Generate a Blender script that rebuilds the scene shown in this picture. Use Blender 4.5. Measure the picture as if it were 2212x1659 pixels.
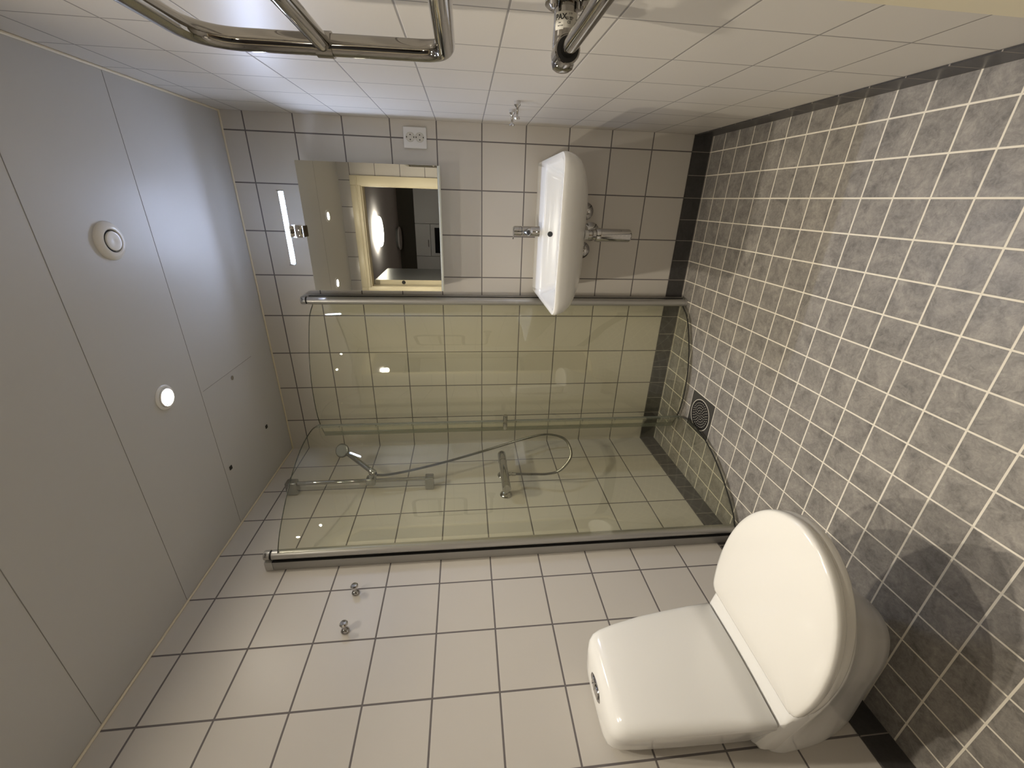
import bpy, bmesh, math, random
from mathutils import Vector, Matrix
from math import sin, cos, pi, radians, sqrt, tan, atan2, hypot

for o in list(bpy.data.objects):
    bpy.data.objects.remove(o)
S = bpy.context.scene
C = S.collection

# ------------------------------------------------------------------ camera
F_PX = 887.55
CAM = Vector((1.3467, -2.1351, 1.1705))
def eul(rx, ry, rz):
    return Matrix.Rotation(rz, 3, 'Z') @ Matrix.Rotation(rx, 3, 'X') @ Matrix.Rotation(ry, 3, 'Y')
M = eul(-0.1089, 0.0159, 0.4228)
right, fwd, up = M.col[0], M.col[1], M.col[2]
cd = bpy.data.cameras.new('camera'); cam = bpy.data.objects.new('camera', cd); C.objects.link(cam)
cd.sensor_fit = 'HORIZONTAL'; cd.sensor_width = 36.0; cd.lens = 36.0 * F_PX / 2212.0; cd.clip_start = 0.01
R = Matrix((-up, right, -fwd)).transposed()
cam.matrix_world = Matrix.Translation(CAM) @ R.to_4x4()
S.camera = cam

# ------------------------------------------------------------------ world and exposure
w = bpy.data.worlds.new('world'); S.world = w; w.use_nodes = True
w.node_tree.nodes['Background'].inputs[0].default_value = (1, 0.9, 0.78, 1)
w.node_tree.nodes['Background'].inputs[1].default_value = 0.0
S.view_settings.view_transform = 'Standard'; S.view_settings.look = 'None'
S.view_settings.exposure = -0.30; S.view_settings.gamma = 1.0; S.view_settings.use_curve_mapping = False

SPOT_W = 36.0
SPOT_COL = (1.0, 0.91, 0.76)
LED_COL = (0.60, 0.71, 1.0)
LED_EM = 27.0

W, H, D = 1.6542, 2.179, 1.96       # room width, height, depth (door wall at y = -D)
HS = 0.0872                          # skirting height
P = 0.2

# ------------------------------------------------------------------ materials
def new_mat(name):
    m = bpy.data.materials.new(name); m.use_nodes = True
    return m, m.node_tree, m.node_tree.nodes['Principled BSDF']
def plain(name, col, rough=0.5, metal=0.0, coat=0.0, em=None, ems=0.0, noise=0.0, nscale=20.0, spec=None):
    m, nt, b = new_mat(name)
    b.inputs['Base Color'].default_value = (*col, 1); b.inputs['Roughness'].default_value = rough
    b.inputs['Metallic'].default_value = metal; b.inputs['Coat Weight'].default_value = coat
    b.inputs['Coat Roughness'].default_value = 0.05
    if spec is not None: b.inputs['Specular IOR Level'].default_value = spec
    if em: b.inputs['Emission Color'].default_value = (*em, 1); b.inputs['Emission Strength'].default_value = ems
    tc = nt.nodes.new('ShaderNodeTexCoord'); n = nt.nodes.new('ShaderNodeTexNoise')
    n.inputs['Scale'].default_value = nscale; n.inputs['Detail'].default_value = 3
    nt.links.new(tc.outputs['Object'], n.inputs['Vector'])
    mr = nt.nodes.new('ShaderNodeMapRange')
    mr.inputs['To Min'].default_value = max(0, rough - 0.03 - noise); mr.inputs['To Max'].default_value = rough + 0.03 + noise
    nt.links.new(n.outputs['Fac'], mr.inputs['Value']); nt.links.new(mr.outputs[0], b.inputs['Roughness'])
    return m
def math_node(nt, op, a, b=None, c=None):
    n = nt.nodes.new('ShaderNodeMath'); n.operation = op
    for i, v in enumerate((a, b, c)):
        if v is None: continue
        if isinstance(v, (int, float)): n.inputs[i].default_value = v
        else: nt.links.new(v, n.inputs[i])
    return n.outputs[0]
def tile_mat(name, ua, va, u0, v0, pu, pv, gw, tcol, gcol, rough=0.25, stone=None, groutr=0.8, bump=0.4, vlines=True, tcol2=None):
    """Square ceramic tiles: ua / va are the axes (0,1,2) of the surface, u0 / v0 where one joint lies."""
    m, nt, b = new_mat(name)
    tc = nt.nodes.new('ShaderNodeTexCoord'); sp = nt.nodes.new('ShaderNodeSeparateXYZ')
    nt.links.new(tc.outputs['Object'], sp.inputs[0])
    du = math_node(nt, 'PINGPONG', math_node(nt, 'SUBTRACT', sp.outputs[ua], u0), pu / 2)
    if vlines:
        dv = math_node(nt, 'PINGPONG', math_node(nt, 'SUBTRACT', sp.outputs[va], v0), pv / 2)
        d = math_node(nt, 'MINIMUM', du, dv)
    else:
        d = du
    mr = nt.nodes.new('ShaderNodeMapRange'); mr.interpolation_type = 'SMOOTHSTEP'
    mr.inputs['From Min'].default_value = gw / 2 - 0.0005; mr.inputs['From Max'].default_value = gw / 2 + 0.0005
    nt.links.new(d, mr.inputs['Value'])
    mix = nt.nodes.new('ShaderNodeMix'); mix.data_type = 'RGBA'
    nt.links.new(mr.outputs[0], mix.inputs['Factor'])
    mix.inputs['A'].default_value = (*gcol, 1)
    if stone:
        # mottled stone: every tile shifts the pattern
        iu = math_node(nt, 'FLOOR', math_node(nt, 'DIVIDE', math_node(nt, 'SUBTRACT', sp.outputs[ua], u0), pu))
        iv = math_node(nt, 'FLOOR', math_node(nt, 'DIVIDE', math_node(nt, 'SUBTRACT', sp.outputs[va], v0), pv))
        cb = nt.nodes.new('ShaderNodeCombineXYZ')
        nt.links.new(iu, cb.inputs[0]); nt.links.new(iv, cb.inputs[1])
        wn = nt.nodes.new('ShaderNodeTexWhiteNoise'); wn.noise_dimensions = '3D'
        nt.links.new(cb.outputs[0], wn.inputs['Vector'])
        va_ = nt.nodes.new('ShaderNodeVectorMath'); va_.operation = 'MULTIPLY_ADD'
        nt.links.new(wn.outputs['Color'], va_.inputs[0]); va_.inputs[1].default_value = (3, 3, 3)
        nt.links.new(tc.outputs['Object'], va_.inputs[2])
        n1 = nt.nodes.new('ShaderNodeTexNoise'); n1.inputs['Scale'].default_value = 16; n1.inputs['Detail'].default_value = 8
        n1.inputs['Roughness'].default_value = 0.72; n1.inputs['Distortion'].default_value = 0.6
        nt.links.new(va_.outputs[0], n1.inputs['Vector'])
        n2 = nt.nodes.new('ShaderNodeTexNoise'); n2.inputs['Scale'].default_value = 70; n2.inputs['Detail'].default_value = 5
        n2.inputs['Roughness'].default_value = 0.7; n2.inputs['Distortion'].default_value = 1.2
        nt.links.new(va_.outputs[0], n2.inputs['Vector'])
        s = math_node(nt, 'ADD', math_node(nt, 'MULTIPLY', n1.outputs['Fac'], 0.65), math_node(nt, 'MULTIPLY', n2.outputs['Fac'], 0.35))
        cr = nt.nodes.new('ShaderNodeValToRGB')
        cr.color_ramp.elements[0].position = 0.34; cr.color_ramp.elements[0].color = (*stone[0], 1)
        cr.color_ramp.elements[1].position = 0.66; cr.color_ramp.elements[1].color = (*stone[1], 1)
        nt.links.new(s, cr.inputs[0]); nt.links.new(cr.outputs[0], mix.inputs['B'])
    else:
        n1 = nt.nodes.new('ShaderNodeTexNoise'); n1.inputs['Scale'].default_value = 2.2; n1.inputs['Detail'].default_value = 2
        nt.links.new(tc.outputs['Object'], n1.inputs['Vector'])
        cr = nt.nodes.new('ShaderNodeValToRGB')
        k = 0.97
        cr.color_ramp.elements[0].color = (tcol[0]*k, tcol[1]*k, tcol[2]*k, 1); cr.color_ramp.elements[1].color = (*tcol, 1)
        nt.links.new(n1.outputs['Fac'], cr.inputs[0]); nt.links.new(cr.outputs[0], mix.inputs['B'])
    nt.links.new(mix.outputs['Result'], b.inputs['Base Color'])
    rr = nt.nodes.new('ShaderNodeMapRange'); rr.inputs['To Min'].default_value = groutr; rr.inputs['To Max'].default_value = rough
    nt.links.new(mr.outputs[0], rr.inputs['Value']); nt.links.new(rr.outputs[0], b.inputs['Roughness'])
    hb = nt.nodes.new('ShaderNodeMapRange'); hb.interpolation_type = 'SMOOTHSTEP'
    hb.inputs['From Min'].default_value = gw / 2 - 0.001; hb.inputs['From Max'].default_value = gw / 2 + 0.0015
    nt.links.new(d, hb.inputs['Value'])
    bp = nt.nodes.new('ShaderNodeBump'); bp.inputs['Strength'].default_value = bump; bp.inputs['Distance'].default_value = 0.0012
    if stone:
        hh = math_node(nt, 'ADD', hb.outputs[0], math_node(nt, 'MULTIPLY', n2.outputs['Fac'], 0.22))
        nt.links.new(hh, bp.inputs['Height'])
    else:
        nw = nt.nodes.new('ShaderNodeTexNoise'); nw.inputs['Scale'].default_value = 9; nw.inputs['Detail'].default_value = 1
        nt.links.new(tc.outputs['Object'], nw.inputs['Vector'])
        nt.links.new(math_node(nt, 'ADD', hb.outputs[0], math_node(nt, 'MULTIPLY', nw.outputs['Fac'], 0.5)), bp.inputs['Height'])
    nt.links.new(bp.outputs[0], b.inputs['Normal'])
    return m

TILE = (0.66, 0.622, 0.565)
GROUT = (0.165, 0.148, 0.145)
XO = 0.0708
WTOP = HS
m_back = tile_mat('back wall white tiles', 0, 2, W - XO, WTOP, P, P, 0.0052, TILE, GROUT, 0.38)
m_left = tile_mat('left wall white tiles', 1, 2, -0.592, WTOP, P, P, 0.0056, TILE, GROUT, 0.38)
m_right = tile_mat('right wall white tiles', 1, 2, -0.6075, WTOP, P, P, 0.0038, TILE, (0.30, 0.28, 0.26), 0.42)
m_front = tile_mat('door wall white tiles', 0, 2, 1.057, WTOP, P, P, 0.0045, TILE, GROUT, 0.22)
FST = ((0.140, 0.131, 0.124), (0.425, 0.392, 0.35))
FGR = (0.88, 0.82, 0.70)
m_floor = tile_mat('grey stone floor tiles', 0, 1, W - XO, -0.6142, 0.1, 0.1, 0.0046, TILE, FGR, 0.42, stone=FST, bump=0.6)
SST = ((0.040, 0.037, 0.037), (0.074, 0.070, 0.068))
SGR = (0.30, 0.27, 0.24)
m_sk_x = tile_mat('dark skirting tiles back', 0, 2, W - XO, 0.0, 0.1, 0.3, 0.003, TILE, SGR, 0.35, stone=SST)
m_sk_yl = tile_mat('dark skirting tiles left', 1, 2, -0.597, 0.0, 0.1, 0.3, 0.003, TILE, SGR, 0.35, stone=SST)
m_sk_yr = tile_mat('dark skirting tiles right', 1, 2, -0.6142, 0.0, 0.1, 0.3, 0.003, TILE, SGR, 0.35, stone=SST)
m_ceil = plain('ceiling panel white', (0.56, 0.55, 0.535), 0.45, noise=0.02, nscale=3)
m_seam = plain('ceiling seam', (0.26, 0.25, 0.235), 0.7)
m_bead = plain('cream sealant bead', (0.80, 0.72, 0.55), 0.5)
m_porc = plain('white porcelain', (0.85, 0.84, 0.81), 0.17, coat=0.15)
m_seat = plain('white seat plastic', (0.86, 0.84, 0.79), 0.16, coat=0.3)
m_chrome = plain('polished chrome', (0.64, 0.63, 0.62), 0.045, metal=1.0)
m_chrome_t = plain('towel warmer chrome', (0.38, 0.365, 0.345), 0.05, metal=1.0)  # dark base colour stands in for the reflection of the dim hall
m_chrome_x = plain('shower fitting chrome', (0.44, 0.435, 0.42), 0.06, metal=1.0)
m_hose = plain('ribbed hose steel', (0.30, 0.295, 0.28), 0.25, metal=1.0)
m_head = plain('satin grey shower head', (0.22, 0.22, 0.22), 0.3, metal=0.8)
m_chrome_d = plain('darkened chrome', (0.45, 0.44, 0.44), 0.09, metal=1.0)
m_chrome_s = plain('satin chrome', (0.42, 0.42, 0.41), 0.22, metal=1.0)
m_alu = plain('satin anodised aluminium', (0.52, 0.51, 0.49), 0.40, metal=0.7, noise=0.03, nscale=200)
m_alu_d = plain('aluminium channel', (0.36, 0.35, 0.33), 0.45, metal=0.5)
m_black = plain('black rubber and gap shade', (0.008, 0.008, 0.008), 0.5)  # rubber parts, and black pieces that paint the shade in gaps and openings
m_dark = plain('dark marking', (0.03, 0.03, 0.03), 0.6)
m_grey = plain('grey plastic', (0.30, 0.31, 0.31), 0.35)
m_white = plain('white plastic', (0.82, 0.81, 0.79), 0.25)
m_mirror = plain('mirror silver', (0.86, 0.86, 0.80), 0.0, metal=1.0)
m_mirror.node_tree.nodes['Principled BSDF'].inputs['Roughness'].default_value = 0.0
for l in list(m_mirror.node_tree.links):
    if l.to_socket.name == 'Roughness': m_mirror.node_tree.links.remove(l)
m_cab = plain('cabinet pale edge', (0.62, 0.63, 0.56), 0.35)
m_frame = plain('cream painted door frame', (0.78, 0.70, 0.50), 0.35)
m_leaf = plain('glossy door leaf', (0.30, 0.32, 0.33), 0.3)
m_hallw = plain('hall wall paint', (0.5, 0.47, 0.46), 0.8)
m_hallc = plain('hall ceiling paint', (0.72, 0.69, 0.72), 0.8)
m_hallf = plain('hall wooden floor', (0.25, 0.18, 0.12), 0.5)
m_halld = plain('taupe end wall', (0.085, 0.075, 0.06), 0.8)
m_kit = plain('kitchen front white', (0.62, 0.62, 0.64), 0.4)
m_oven = plain('oven black glass', (0.006, 0.006, 0.008), 0.1)
m_led = plain('led diffuser lit', (1, 1, 1), 0.3, em=LED_COL, ems=LED_EM)
m_led2 = plain('led strip lit', (1, 1, 1), 0.3, em=LED_COL, ems=LED_EM * 26)
m_spotem = plain('spot lens lit', (1, 1, 1), 0.3, em=(1, 0.90, 0.74), ems=600)
m_hlamp = plain('hall lamp opal lit', (1, 1, 1), 0.4, em=(1, 0.95, 0.80), ems=24)
m_drain = plain('brushed steel drain', (0.045, 0.042, 0.045), 0.35, metal=0.5)
m_drain_p = plain('drain plate', (0.062, 0.058, 0.054), 0.4)
m_label = plain('pale label film', (0.66, 0.64, 0.58), 0.35)
m_label_w = plain('white label paper', (0.85, 0.83, 0.76), 0.35)
m_holes = plain('bright rivets', (0.85, 0.80, 0.7), 0.35, metal=0.2)

def acrylic():
    m, nt, b = new_mat('clear acrylic')
    b.inputs['Base Color'].default_value = (0.95, 0.97, 0.97, 1); b.inputs['Roughness'].default_value = 0.05
    b.inputs['Transmission Weight'].default_value = 0.9; b.inputs['IOR'].default_value = 1.45
    return m
m_acr = acrylic()
def glass(name, tint, ior=1.5, boost=1.0, rough=0.0):
    m = bpy.data.materials.new(name); m.use_nodes = True; nt = m.node_tree; nt.nodes.clear()
    out = nt.nodes.new('ShaderNodeOutputMaterial'); mix = nt.nodes.new('ShaderNodeMixShader')
    t = nt.nodes.new('ShaderNodeBsdfTransparent'); g = nt.nodes.new('ShaderNodeBsdfGlossy')
    fr = nt.nodes.new('ShaderNodeLayerWeight'); fr.inputs['Blend'].default_value = 0.5
    t.inputs[0].default_value = (*tint, 1); g.inputs['Roughness'].default_value = rough; g.inputs[0].default_value = (1, 1, 1, 1)
    # faint cloudiness of limescale keeps the surface procedural
    tc = nt.nodes.new('ShaderNodeTexCoord'); n = nt.nodes.new('ShaderNodeTexNoise'); n.inputs['Scale'].default_value = 3
    nt.links.new(tc.outputs['Object'], n.inputs['Vector'])
    mr = nt.nodes.new('ShaderNodeMapRange'); mr.inputs['To Min'].default_value = 0.95 * boost; mr.inputs['To Max'].default_value = 1.05 * boost
    nt.links.new(n.outputs['Fac'], mr.inputs['Value'])
    sch = math_node(nt, 'MULTIPLY_ADD', math_node(nt, 'POWER', fr.outputs['Facing'], 5.0), 0.9, 0.058)
    f = math_node(nt, 'MULTIPLY', sch, mr.outputs[0])
    nt.links.new(f, mix.inputs[0]); nt.links.new(t.outputs[0], mix.inputs[1]); nt.links.new(g.outputs[0], mix.inputs[2])
    nt.links.new(mix.outputs[0], out.inputs[0])
    return m
m_glass = glass('tinted shower glass', (0.972, 0.975, 0.915), 1.45)
m_glass_edge = plain('green glass edge', (0.05, 0.065, 0.05), 0.2)
m_seal = plain('translucent seal strip', (0.24, 0.26, 0.22), 0.3)
m_seal.node_tree.nodes['Principled BSDF'].inputs['Alpha'].default_value = 0.55

# ------------------------------------------------------------------ mesh helpers
class MB:
    def __init__(s): s.bm = bmesh.new()
    def box(s, a, b, bev=0.0, seg=2):
        bm = bmesh.new()
        bmesh.ops.create_cube(bm, size=1.0)
        a, b = Vector(a), Vector(b)
        for v in bm.verts:
            v.co = Vector([(a[i] + b[i]) / 2 + v.co[i] * abs(b[i] - a[i]) for i in range(3)])
        if bev > 0: bmesh.ops.bevel(bm, geom=bm.edges[:], offset=bev, segments=seg, profile=0.5, affect='EDGES')
        s._merge(bm); return s
    def _merge(s, bm):
        me = bpy.data.meshes.new('tmp'); bm.to_mesh(me); bm.free(); s.bm.from_mesh(me); bpy.data.meshes.remove(me)
    def loft(s, rings, cap0=True, cap1=True, closed=True):
        vs = [[s.bm.verts.new(p) for p in r] for r in rings]
        n = len(rings[0])
        for i in range(len(rings) - 1):
            for j in range(n if closed else n - 1):
                k = (j + 1) % n
                s.bm.faces.new((vs[i][j], vs[i][k], vs[i + 1][k], vs[i + 1][j]))
        if cap0: s.bm.faces.new(list(reversed(vs[0])))
        if cap1: s.bm.faces.new(vs[-1])
        return s
    def tube(s, pts, r, n=16, cap=True, radii=None):
        pts = [Vector(p) for p in pts]; rings = []
        prev = None
        for i, p in enumerate(pts):
            t = (pts[min(i + 1, len(pts) - 1)] - pts[max(i - 1, 0)]).normalized()
            if prev is None:
                u = t.orthogonal().normalized()
            else:
                u = (prev - t * prev.dot(t)).normalized()
            prev = u; v = t.cross(u)
            rr = radii[i] if radii else r
            rings.append([p + (u * cos(2 * pi * k / n) + v * sin(2 * pi * k / n)) * rr for k in range(n)])
        return s.loft(rings, cap, cap)
    def lathe(s, base, axis, prof, n=32):
        """prof: list of (distance along the axis, radius)"""
        base = Vector(base); axis = Vector(axis).normalized(); u = axis.orthogonal().normalized(); v = axis.cross(u)
        rings = [[base + axis * h + (u * cos(2 * pi * k / n) + v * sin(2 * pi * k / n)) * max(r, 1e-4) for k in range(n)] for h, r in prof]
        return s.loft(rings)
    def obj(s, name, mat, parent=None, angle=35):
        bmesh.ops.remove_doubles(s.bm, verts=s.bm.verts, dist=1e-6)
        bmesh.ops.recalc_face_normals(s.bm, faces=s.bm.faces)
        me = bpy.data.meshes.new(name); s.bm.to_mesh(me); s.bm.free()
        for p in me.polygons: p.use_smooth = True
        me.set_sharp_from_angle(angle=radians(angle))
        me.materials.append(mat)
        o = bpy.data.objects.new(name, me); C.objects.link(o)
        if parent: attach(o, parent)
        return o
def attach(o, parent):
    o.parent = parent
    pm = Matrix.Translation(parent.location) @ parent.rotation_euler.to_matrix().to_4x4()
    o.matrix_parent_inverse = pm.inverted() if parent.parent is None else Matrix()
def empty(name, loc, label, cat, group=None):
    o = bpy.data.objects.new(name, None); C.objects.link(o); o.location = loc; o.empty_display_size = 0.05
    o['label'] = label; o['category'] = cat
    if group: o['group'] = group
    return o
def struct(o, label=None):
    o['kind'] = 'structure'
    if label: o['label'] = label
    return o
def rq(cs, rs, n=6):
    """rounded polygon outline in 2-D, counter order kept"""
    out = []; m = len(cs)
    for i in range(m):
        p = Vector(cs[i]); a = (Vector(cs[i - 1]) - p); b = (Vector(cs[(i + 1) % m]) - p)
        la, lb = a.length, b.length; a.normalize(); b.normalize()
        r = min(rs[i], la * 0.49, lb * 0.49) if rs[i] > 0 else 1e-4
        p0 = p + a * r; p1 = p + b * r
        for k in range(n + 1):
            t = k / n
            out.append((1 - t) ** 2 * p0 + 2 * t * (1 - t) * p + t * t * p1)
    return out
def text_obj(txt, size, frame, mat, parent, extr=0.0004, warp=None, name='lettering', align='CENTER', bold=0.0):
    """frame: (origin, x direction, y direction). Built as a mesh from the built-in font."""
    cu = bpy.data.curves.new('t', 'FONT'); cu.body = txt; cu.size = size; cu.extrude = extr; cu.align_x = align; cu.align_y = 'CENTER'; cu.offset = bold
    t = bpy.data.objects.new('t', cu); C.objects.link(t)
    dg = bpy.context.evaluated_depsgraph_get()
    me = bpy.data.meshes.new_from_object(t.evaluated_get(dg)); bpy.data.objects.remove(t); bpy.data.curves.remove(cu)
    o0, xd, yd = [Vector(v) for v in frame]; zd = xd.cross(yd)
    for v in me.vertices:
        v.co = warp(v.co) if warp else o0 + xd * v.co.x + yd * v.co.y + zd * v.co.z
    me.name = name; me.materials.clear(); me.materials.append(mat)
    o = bpy.data.objects.new(name, me); C.objects.link(o)
    if parent: attach(o, parent)
    return o

# ------------------------------------------------------------------ room shell
T = 0.1
struct(MB().box((-T, 0, -0.1), (W + T, T, H + 0.12)).obj('wall_back', m_back), 'back wall of white square tiles with dark joints')
struct(MB().box((-T, -D, -0.1), (0, 0, H + 0.12)).obj('wall_left', m_left), 'left wall of white square tiles behind the toilet and shower')
struct(MB().box((W, -D, -0.1), (W + T, 0, H + 0.12)).obj('wall_right', m_right), 'right wall of white square tiles')
struct(MB().box((-T, -D - 0.1, -0.1), (W + T, 0, 0)).obj('floor', m_floor), 'grey stone tile floor with cream joints')
struct(MB().box((-T, -D, H), (W + T, 0, H + 0.1)).obj('ceiling', m_ceil), 'white panel ceiling')
DX0, DX1, DZ = 0.605, 1.414, 2.0
struct(MB().box((-T, -D - 0.1, -0.1), (DX0 - 0.02, -D, H + 0.3)).box((DX1 + 0.02, -D - 0.1, -0.1), (W + T, -D, H + 0.3))
       .box((DX0 - 0.02, -D - 0.1, DZ + 0.02), (DX1 + 0.02, -D, H + 0.3)).obj('wall_front', m_front), 'door wall of white tiles around the doorway')
struct(MB().box((0, -0.004, 0), (W, 0, HS)).obj('baseboard_back', m_sk_x), 'dark tile skirting under the back wall')
struct(MB().box((0, -D, 0), (0.004, -0.004, HS)).obj('baseboard_left', m_sk_yl), 'dark tile skirting under the left wall')
struct(MB().box((W - 0.004, -D, 0), (W, -0.004, HS)).obj('baseboard_right', m_sk_yr), 'dark tile skirting under the right wall')
for i, (a, b) in enumerate([((0, -0.007, H - 0.007), (W, 0, H)), ((0, -D, H - 0.007), (0.007, -0.007, H)), ((W - 0.007, -D, H - 0.007), (W, -0.007, H))]):
    struct(MB().box(a, b, 0.002, 1).obj('trim_%d' % (i + 1), m_bead), 'cream sealant bead between ceiling and wall')
n = 4
for y in (-0.605, -0.995, -1.378):
    struct(MB().box((0.008, y - 0.0008, H - 0.0006), (W - 0.008, y + 0.0008, H + 0.001)).obj('trim_%d' % n, m_seam), 'thin seam between ceiling panels'); n += 1
mb = MB()
for a, b in [((0.64, -0.59), (0.6412, -0.2))]:
    mb.box((a[0], a[1], H - 0.0008), (b[0], b[1], H + 0.001))
hat = empty('ceiling_hatch', (0.45, -0.39, H), 'flush ceiling access hatch with keyhole above the shower corner', 'hatch')
mb.obj('hatch_seam', m_seam, hat)
MB().lathe((0.611, -0.388, H), (0, 0, -1), [(0, 0.0095), (0.002, 0.0095), (0.003, 0.006), (0.003, 0.0)], 20).obj('lock', m_chrome_d, hat)
for y in (-0.217, -0.565):
    MB().box((0.262, y - 0.008, H - 0.003), (0.278, y + 0.008, H)).obj('hinge', m_black, hat)

# door frame, leaf and hall beyond
FR = []
def arch(name, a, b, lab):
    struct(MB().box(a, b, 0.004, 2).obj(name, m_frame), lab)
arch('trim_7', (DX1, -D - 0.1, 0), (DX1 + 0.02, -D + 0.002, DZ + 0.02), 'cream door jamb on the right of the doorway')
arch('trim_8', (DX0 - 0.02, -D - 0.1, 0), (DX0, -D + 0.002, DZ + 0.02), 'cream door jamb on the left of the doorway')
arch('trim_9', (DX0, -D - 0.1, DZ), (DX1, -D + 0.002, DZ + 0.02), 'cream door head jamb')
arch('trim_10', (DX1 + 0.008, -D, 0), (DX1 + 0.08, -D + 0.014, DZ + 0.09), 'cream architrave on the right of the doorway')
arch('trim_11', (DX0 - 0.052, -D, 0), (DX0 - 0.008, -D + 0.014, DZ + 0.09), 'cream architrave on the left of the doorway')
arch('trim_12', (DX0 - 0.008, -D, DZ + 0.01), (DX1 + 0.008, -D + 0.014, DZ + 0.09), 'cream architrave over the doorway')
arch('trim_13', (DX0 - 0.052, -D + 0.014, DZ + 0.035), (DX1 + 0.08, -D + 0.018, DZ + 0.045), 'fine moulding on the architrave')
struct(MB().box((DX0, -D - 0.1, 0), (DX1, -D, 0.012), 0.003).obj('trim_14', m_frame), 'door threshold')
HY = -6.55
struct(MB().box((-1.2, HY - 0.1, -0.1), (2.6, -D - 0.1, 0)).obj('floor_hall', m_hallf), 'hall floor')
struct(MB().box((-1.2, HY - 0.1, 2.4), (2.6, -D - 0.1, 2.5)).obj('ceiling_hall', m_hallc), 'hall ceiling seen in the mirror')
struct(MB().box((-1.3, HY - 0.1, -0.1), (-1.2, -D - 0.1, 2.5)).obj('wall_hall_left', m_hallw), 'hall wall')
struct(MB().box((2.6, HY - 0.1, -0.1), (2.7, -D - 0.1, 2.5)).obj('wall_hall_right', m_hallw), 'hall wall')
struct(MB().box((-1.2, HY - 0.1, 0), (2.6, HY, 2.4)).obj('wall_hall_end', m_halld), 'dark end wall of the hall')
struct(MB().box((-1.2, -D - 0.11, -0.1), (DX0 - 0.02, -D - 0.1, 2.5)).box((DX1 + 0.02, -D - 0.11, -0.1), (2.6, -D - 0.1, 2.5))
       .box((DX0 - 0.02, -D - 0.11, DZ + 0.02), (DX1 + 0.02, -D - 0.1, 2.5)).obj('wall_hall_front', m_hallw), 'hall side of the door wall')
dr = bpy.data.objects.new('door_1', None); C.objects.link(dr); dr.location = (0.6, -D - 0.1, 0)
struct(dr, 'cream bathroom door standing open into the hall')
struct(MB().box((0.602, -2.78, 0.015), (0.640, -2.085, 2.0), 0.002, 1).obj('door_leaf', m_leaf, dr))
struct(MB().box((0.600, -2.085, 0.015), (0.642, -2.078, 2.0), 0.001, 1).obj('door_edge', m_frame, dr))
struct(MB().lathe((0.621, -2.0785, 1.740), (0, 1, 0), [(0, 0.017), (0.0012, 0.017), (0.0012, 0.0145), (0.0006, 0.0145)], 28).box((0.6185, -2.0785, 1.732), (0.6235, -2.077, 1.748)).obj('door_mark', m_dark, dr))
struct(MB().lathe((0.64, -2.72, 1.02), (1, 0, 0), [(0, 0.025), (0.008, 0.025), (0.009, 0.01), (0.045, 0.01), (0.05, 0.004)], 16).tube([(0.68, -2.72, 1.02), (0.68, -2.6, 1.02)], 0.009, 10).obj('door_handle', m_chrome_s, dr))

# ------------------------------------------------------------------ lamps
def spot(x, y, label):
    t = empty('ceiling_spotlight', (x, y, H), label, 'light', 'recessed ceiling spotlights')
    MB().lathe((x, y, H), (0, 0, -1), [(0, 0.043), (0.002, 0.043), (0.005, 0.040), (0.006, 0.034), (0.002, 0.031), (0.0, 0.030)], 40).obj('trim_ring', m_white, t)
    MB().lathe((x, y, H - 0.004), (0, 0, -1), [(0, 0.032), (0.004, 0.032), (0.006, 0.029), (0.004, 0.027), (0.0, 0.027)], 40).obj('lens_ring', m_white, t)
    MB().lathe((x, y, H - 0.0042), (0, 0, -1), [(0, 0.024), (0.0015, 0.023), (0.0016, 0.0)], 32).obj('lens', m_spotem, t)
    ld = bpy.data.lights.new('spot_beam', 'SPOT'); ld.energy = SPOT_W; ld.color = SPOT_COL; ld.shadow_soft_size = 0.016
    ld.spot_size = radians(101); ld.spot_blend = 1.0
    lo = bpy.data.objects.new('spot_beam', ld); C.objects.link(lo); lo.location = (x, y, H - 0.024); attach(lo, t)
    return t
spot(0.709, -0.782, 'lit recessed ceiling spotlight over the middle of the room, in front of the shower')
spot(0.710, -1.53, 'lit recessed ceiling spotlight near the doorway, over the toilet side')
spot(1.200, -1.53, 'lit recessed ceiling spotlight near the doorway, on the washbasin side')
v = empty('exhaust_valve', (1.2065, -0.784, H), 'round white ventilation valve in the ceiling', 'vent')
MB().lathe((1.2065, -0.784, H), (0, 0, -1), [(0, 0.0535), (0.002, 0.0535), (0.007, 0.050), (0.012, 0.039), (0.0125, 0.034), (0.011, 0.0315), (0.0015, 0.0305), (0.0015, 0.0)], 48).obj('flange', m_white, v)
MB().lathe((1.2065, -0.784, H - 0.0016), (0, 0, -1), [(0, 0.0300), (0.0005, 0.0300), (0.0005, 0)], 40).obj('air_gap_shade', m_black, v)  # black disc paints the shade inside the valve opening
MB().lathe((1.2065, -0.784, H - 0.0022), (0, 0, -1), [(0, 0.012), (0.003, 0.016), (0.006, 0.0255), (0.009, 0.0268), (0.0115, 0.0255), (0.0125, 0.020), (0.0105, 0.004), (0.0103, 0.0)], 40).obj('valve_disc', m_white, v)

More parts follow.
